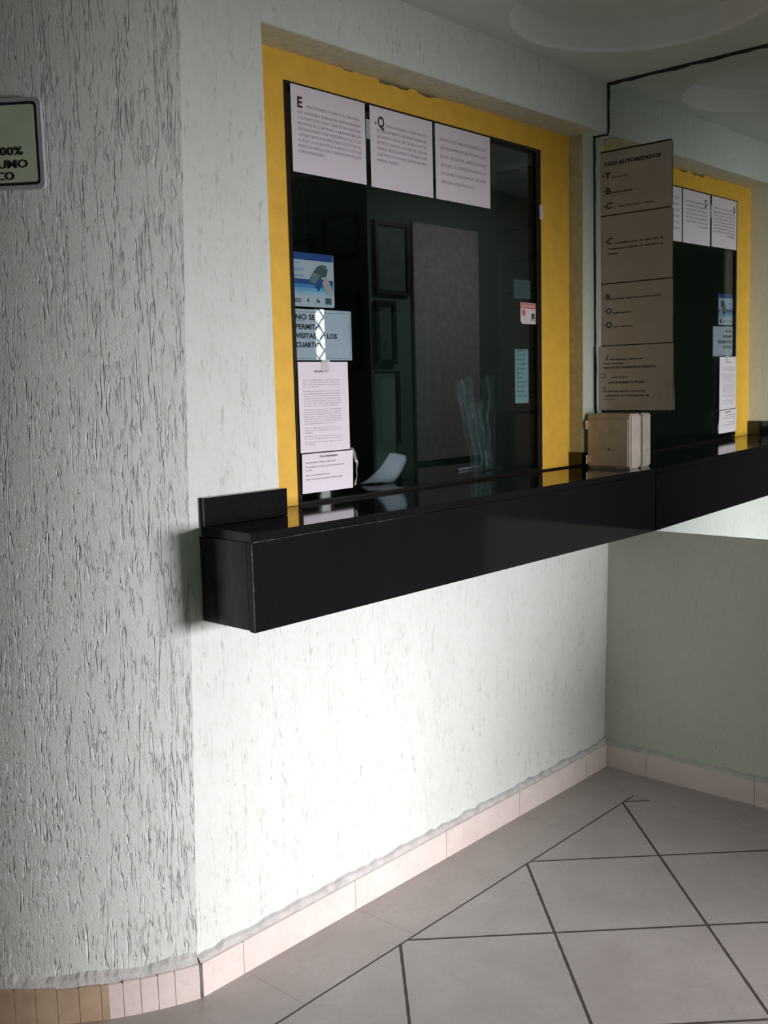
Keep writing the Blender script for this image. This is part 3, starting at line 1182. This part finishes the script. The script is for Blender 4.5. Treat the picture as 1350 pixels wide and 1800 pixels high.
printed_sheet('taxi_sheet', 'grey sheet with one C paragraph, second from the top on the mirror', 'paper sign', mface(y0, z, wave(.0006, 9, 12, 1)), .286, .2425, M_grey_paper,
              [('initial', M_ink, ml(y0, z, [(.010, 2.001, .033, .022, '\u00b7C', I2)])),
               ('body_text', M_dim_ink, ml(y0, z, [(-.027, 2.000, .198, .0072, 'onsulte con el taxi de la', TB), (-.001, 1.981, .222, .0072, 'recepcion sobre su destino o', TB), (-.001, 1.963, .047, .0072, 'viaje.', TB)]))], tg)
z = 1.6315
printed_sheet('taxi_sheet', 'grey sheet listing R, O and O entries, third from the top on the mirror', 'paper sign', mface(y0, z, wave(.0006, 9, 12, 2)), .288, .2245, M_grey_paper,
              [('initial', M_ink, ml(y0, z, [(.014, 1.799, .030, .021, '\u00b7R', IB), (.013, 1.747, .031, .021, '\u00b7O', IB), (.013, 1.696, .031, .021, '\u00b7O', IB)])),
               ('body_text', M_dim_ink, ml(y0, z, [(-.018, 1.799, .196, .0062, 'ecorrido desde aeropuerto y zona', TB), (-.024, 1.747, .073, .0062, 'bservatorio', TB), (-.024, 1.696, .079, .0062, 'tros destinos', TB)]))], tg)
z = 1.388
curl4 = lambda a, b: (.0005 + .010 * max(0, (a - .22) / .07) ** 2 * max(0, 1 - b / .16) + .006 * max(0, 1 - a / .05) ** 2)
printed_sheet('taxi_sheet', 'grey sheet with a curled lower corner, bottom of four stacked above the beige box', 'paper sign', mface(.036, z, curl4), .298, .2395, M_grey_paper,
              [('initial', M_soft_ink, ml(.036, z, [(.010, 1.575, .015, .019, 'I', I2), (.026, 1.509, .020, .019, 'D', IB), (.023, 1.457, .014, .019, 'E', IB)])),
               ('body_text', M_dim_ink, ml(.036, z, [(-.007, 1.575, .137, .0068, 'nformacion adicional', TB), (.018, 1.560, .082, .006, 'del hotel', TB), (.018, 1.544, .214, .0072, 'MEDIOS DE TRANSPORTE DIRECTO', TB),
                                                  (-.016, 1.509, .066, .006, 'esde centro', TB), (-.003, 1.488, .150, .0075, 'ESTACIONAMIENTO PROPIO', TB), (.009, 1.457, .162, .006, 'n caso de requerir transporte', TB),
                                                  (.012, 1.440, .183, .0065, 'solicitarlo con anticipacion en', TB), (.012, 1.427, .037, .0065, 'recepcion')]))], tg)

# ------------------------------------------------------------------ beige box on the counter
bx = thing('metal_box', 'small worn beige metal box with a hinged lid on the counter against the mirror', 'box', (-.01, -.04, ZT))
obj('housing', boxbm(-.047, .0305, -.137, .0475, ZT + .0008, 1.376, bevel=.006, seg=3), M_beige, bx, smooth=False)
bm = boxbm(-.0545, -.0485, -.128, .040, ZT + .010, 1.356, bevel=.0018)
lid = obj('lid', bm, M_beige, bx)
bm = bmesh.new()
bar(bm, (-.0565, -.052, 1.245), (-.0540, -.052, 1.245), .0035, 12)
obj('keyhole', bm, M_ink, lid)
for zz in (1.335, 1.205):
    bm = bmesh.new()
    box(bm, -.0570, -.0546, .026, .043, zz - .012, zz + .012)
    bar(bm, (-.055, .0445, zz - .015), (-.055, .0445, zz + .015), .0035, 10)
    obj('hinge', bm, M_chrome, lid)

# ------------------------------------------------------------------ papers and pen on the inner counter
def ribbon(name, label, Lp, Rp, mat, cat, off=(0, 0, 0)):
    bm = bmesh.new()
    n = 14
    off = Vector(off)

    def sp(P, k):
        k *= (len(P) - 1)
        i = min(int(k), len(P) - 2)
        f = k - i
        p0 = Vector(P[max(i - 1, 0)])
        p1 = Vector(P[i])
        p2 = Vector(P[i + 1])
        p3 = Vector(P[min(i + 2, len(P) - 1)])
        return .5 * ((2 * p1) + (-p0 + p2) * f + (2 * p0 - 5 * p1 + 4 * p2 - p3) * f * f + (-p0 + 3 * p1 - 3 * p2 + p3) * f ** 3)
    prev = None
    for i in range(n + 1):
        a, b = sp(Lp, i / n) + off, sp(Rp, i / n) + off
        cur = [bm.verts.new(a.lerp(b, q / 6) + Vector((0, 0, .003 * math.sin(q / 6 * PI)))) for q in range(7)]
        if prev:
            for q in range(6):
                bm.faces.new((prev[q], prev[q + 1], cur[q + 1], cur[q]))
        prev = cur
    bmesh.ops.solidify(bm, geom=bm.faces[:], thickness=.0008)
    o = obj(name, bm, mat, smooth=True)
    return tag(o, label, cat)


Lp = [(-.966, .371, ZT + .002), (-.940, .345, 1.196), (-.912, .318, 1.232), (-.885, .300, 1.278)]
Rp = [(-.867, .306, ZT + .003), (-.845, .300, 1.197), (-.818, .298, 1.232), (-.800, .300, 1.262)]
ribbon('paper_slip', 'pale curled paper slip standing up behind the glass by the lower notices', Lp, Rp, M_card, 'paper')
ribbon('paper_slip', 'second paper slip peeking out to the right behind the curled slip', [(p[0] + .03, p[1] + .02, p[2]) for p in Lp[:3]] + [(-.862, .322, 1.262)],
       [(p[0] + .03, p[1] + .02, p[2]) for p in Rp[:3]] + [(-.772, .322, 1.250)], M_card, 'paper')
pen = thing('pen', 'white pen lying on the dark counter behind the glass', 'pen', (-.30, .42, ZT))
bm = bmesh.new()
bar(bm, (-.379, .409, ZT + .0052), (-.250, .426, ZT + .0052), .005, 12)
obj('barrel', bm, M_pen, pen, smooth=True)
bm = bmesh.new()
bar(bm, (-.250, .426, ZT + .0052), (-.215, .4305, ZT + .0052), .0042, 12)
obj('cap', bm, M_pen, pen, smooth=True)

# ------------------------------------------------------------------ office behind the glass
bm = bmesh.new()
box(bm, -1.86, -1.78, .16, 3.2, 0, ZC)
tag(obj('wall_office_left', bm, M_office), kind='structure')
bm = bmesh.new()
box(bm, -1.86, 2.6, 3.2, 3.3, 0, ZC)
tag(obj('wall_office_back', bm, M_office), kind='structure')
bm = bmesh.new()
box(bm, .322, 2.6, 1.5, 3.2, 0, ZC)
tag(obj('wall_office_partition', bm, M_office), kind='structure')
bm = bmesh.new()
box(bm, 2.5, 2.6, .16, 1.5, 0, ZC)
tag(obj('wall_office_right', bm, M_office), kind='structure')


def frame_y(label, x0, x1, z0, z1, y):
    t = thing('picture_frame', label, 'picture frame', ((x0 + x1) / 2, y, z0), 'framed documents in the office')
    bm = bmesh.new()
    fwid = .022
    for a in ((x0, x0 + fwid, z0, z1), (x1 - fwid, x1, z0, z1), (x0 + fwid, x1 - fwid, z0, z0 + fwid), (x0 + fwid, x1 - fwid, z1 - fwid, z1)):
        box(bm, a[0], a[1], y - .022, y - .001, a[2], a[3])
    obj('frame', bm, M_dkwood, t)
    obj('document', boxbm(x0 + fwid, x1 - fwid, y - .010, y - .002, z0 + fwid, z1 - fwid), M_pic, t)


def frame_x(label, y0_, y1_, z0, z1, x):
    t = thing('picture_frame', label, 'picture frame', (x, (y0_ + y1_) / 2, z0), 'framed documents in the office')
    bm = bmesh.new()
    fwid = .022
    for a in ((y0_, y0_ + fwid, z0, z1), (y1_ - fwid, y1_, z0, z1), (y0_ + fwid, y1_ - fwid, z0, z0 + fwid), (y0_ + fwid, y1_ - fwid, z1 - fwid, z1)):
        box(bm, x - .022, x - .001, a[0], a[1], a[2], a[3])
    obj('frame', bm, M_dkwood, t)
    obj('document', boxbm(x - .010, x - .002, y0_ + fwid, y1_ - fwid, z0 + fwid, z1 - fwid), M_pic, t)


frame_y('dark framed document on the office wall, topmost of the column right of the corner', .357, .615, 1.955, 2.315, 1.5)
frame_y('dark framed document seen through the glass, second down right of the office corner', .350, .500, 1.610, 1.925, 1.5)
frame_y('dark framed document seen through the glass, third down right of the office corner', .350, .515, 1.205, 1.575, 1.5)
frame_x('dark framed document left of the office corner, upper one beside the payment poster', 1.548, 1.800, 2.140, 2.360, .322)
frame_x('dark framed document left of the office corner, lower one beside the payment poster', 1.56, 1.815, 1.585, 1.975, .322)
frame_x('dark framed document directly above the payment poster, farthest along the office wall', 1.88, 2.06, 1.95, 2.262, .322)
bd = thing('wall_board', 'plain dark brown board on the office wall seen through the middle of the glass', 'board', (.92, 1.5, 1.1))
obj('panel', boxbm(.640, 1.195, 1.478, 1.499, 1.10, 2.33, bevel=.003), M_brown, bd)
bm = bmesh.new()
bar(bm, (.322 - .03, 1.915, 2.50), (.322, 1.915, 2.50), .006)
for i in range(14):
    a = (.300, 1.915, 2.49 - i * .024)
    b_ = (.300 + (.006 if i % 2 else -.006), 1.915, 2.49 - (i + 1) * .024)
    bar(bm, a, b_, .003, 6)
tag(obj('key_chain', bm, M_chrome), 'thin hanging chain on the office wall above the payment poster', 'chain')

# crumpled clear plastic wrap inside, low at the right of the pane
random.seed(12)
bm = bmesh.new()
nx, nz = 110, 26
grid = []
for j in range(nz + 1):
    row = []
    for i in range(nx + 1):
        a, b = i / nx, j / nz
        x = -.30 + (a - .5) * (.20 + .20 * b) + .004 * math.sin(b * 9)
        z = ZT + .001 + (.350 - .06 * (a - .35) ** 2 - .012 * math.sin(a * 21)) * b
        y = .32 + (.010 * math.sin(a * 47 + b * 2) + .006 * math.sin(a * 83 - b * 3) + .004 * math.sin(b * 17 + a * 9)) * (.4 + .6 * b)
        row.append(bm.verts.new((x, y, z)))
    grid.append(row)
for j in range(nz):
    for i in range(nx):
        bm.faces.new((grid[j][i], grid[j][i + 1], grid[j + 1][i + 1], grid[j + 1][i]))
tag(obj('plastic_wrap', bm, M_wrap, smooth=False), 'crumpled clear plastic sheet behind the glass beside the tall pale green label', 'plastic sheet')

# ------------------------------------------------------------------ smoke-free sign on the curved corner
dirR = Vector((math.cos(R(54)), -math.sin(R(54)), 0))      # reading direction, towards the window
pR = Vector((-2.1874, .1462, 0))
Wd, Zb, Hs = .275, 1.9645, .178
oS = pR - dirR * Wd
FS = Face((oS.x, oS.y, Zb), dirR, V)
sg = thing('smoking_sign', 'pale green smoke-free sign with a black border on the grooved curved corner', 'sign', FS.at(Wd / 2, 0))


def smk(nm, mat, fn, lbl=None):
    bm = bmesh.new()
    fn(bm)
    o = obj(nm, bm, mat, sg)
    if lbl:
        o['label'] = lbl


smk('backing', M_signback, lambda bm: poly_bm(bm, FS, rrect(-.010, -.009, Wd + .009, Hs + .009, .012), -.012, 0))
smk('border', M_ink, lambda bm: poly_bm(bm, FS, rrect(0, 0, Wd, Hs, .010), 0, .0008), 'black rounded border')
smk('panel', M_signfill, lambda bm: poly_bm(bm, FS, rrect(.0062, .0062, Wd - .0062, Hs - .0062, .006), .0008, .0014), 'pale green panel')


def smk_text(bm):
    for s, z, rr, wd in (('ESPACIO 100%', .0650, .0365, .202), ('LIBRE DE HUMO', .0372, .0270, .221), ('DE TABACO', .0120, .0600, .155)):
        for q in (-.0012, -.0006, 0, .0006, .0012):
            text_into(bm, FS, s, Wd - rr - wd + q, z, .0175, wd, bold=.006, h=.0022 + q * .1)
    bm2 = [(.13, .11), (.18, .11), (.18, .118), (.13, .118)]
    poly_bm(bm, FS, bm2, .0014, .0019)


smk('lettering', M_ink, smk_text)

# ------------------------------------------------------------------ folding gate and doors behind the camera
gt = thing('folding_gate', 'dark metal lattice gate reflected as a bright narrow strip in the left window pane', 'gate', (2.67, -3.97, 0))
bm = bmesh.new()
sp = .14
for k in range(-14, 34):
    zb = k * sp * .999
    for sgn in (1, -1):
        # clipped diagonal flats
        x0, x1 = 2.42, 2.92
        za = zb if sgn > 0 else zb + .5 * 1.1
        zb2 = zb + .55 if sgn > 0 else zb
        a = Vector((x0, -3.975, za))
        c = Vector((x1, -3.975, zb2))
        lo, hi = .02, 2.35
        t0, t1 = 0.0, 1.0
        dz = c.z - a.z
        ta, tb = (lo - a.z) / dz, (hi - a.z) / dz
        t0, t1 = max(0, min(ta, tb)), min(1, max(ta, tb))
        if t1 - t0 > .02:
            bar(bm, a.lerp(c, t0), a.lerp(c, t1), .0085, 5)
for x in (2.42, 2.92):
    box(bm, x - .012, x + .012, -3.985, -3.965, .0, 2.36)
obj('lattice', bm, M_black_frame, gt)
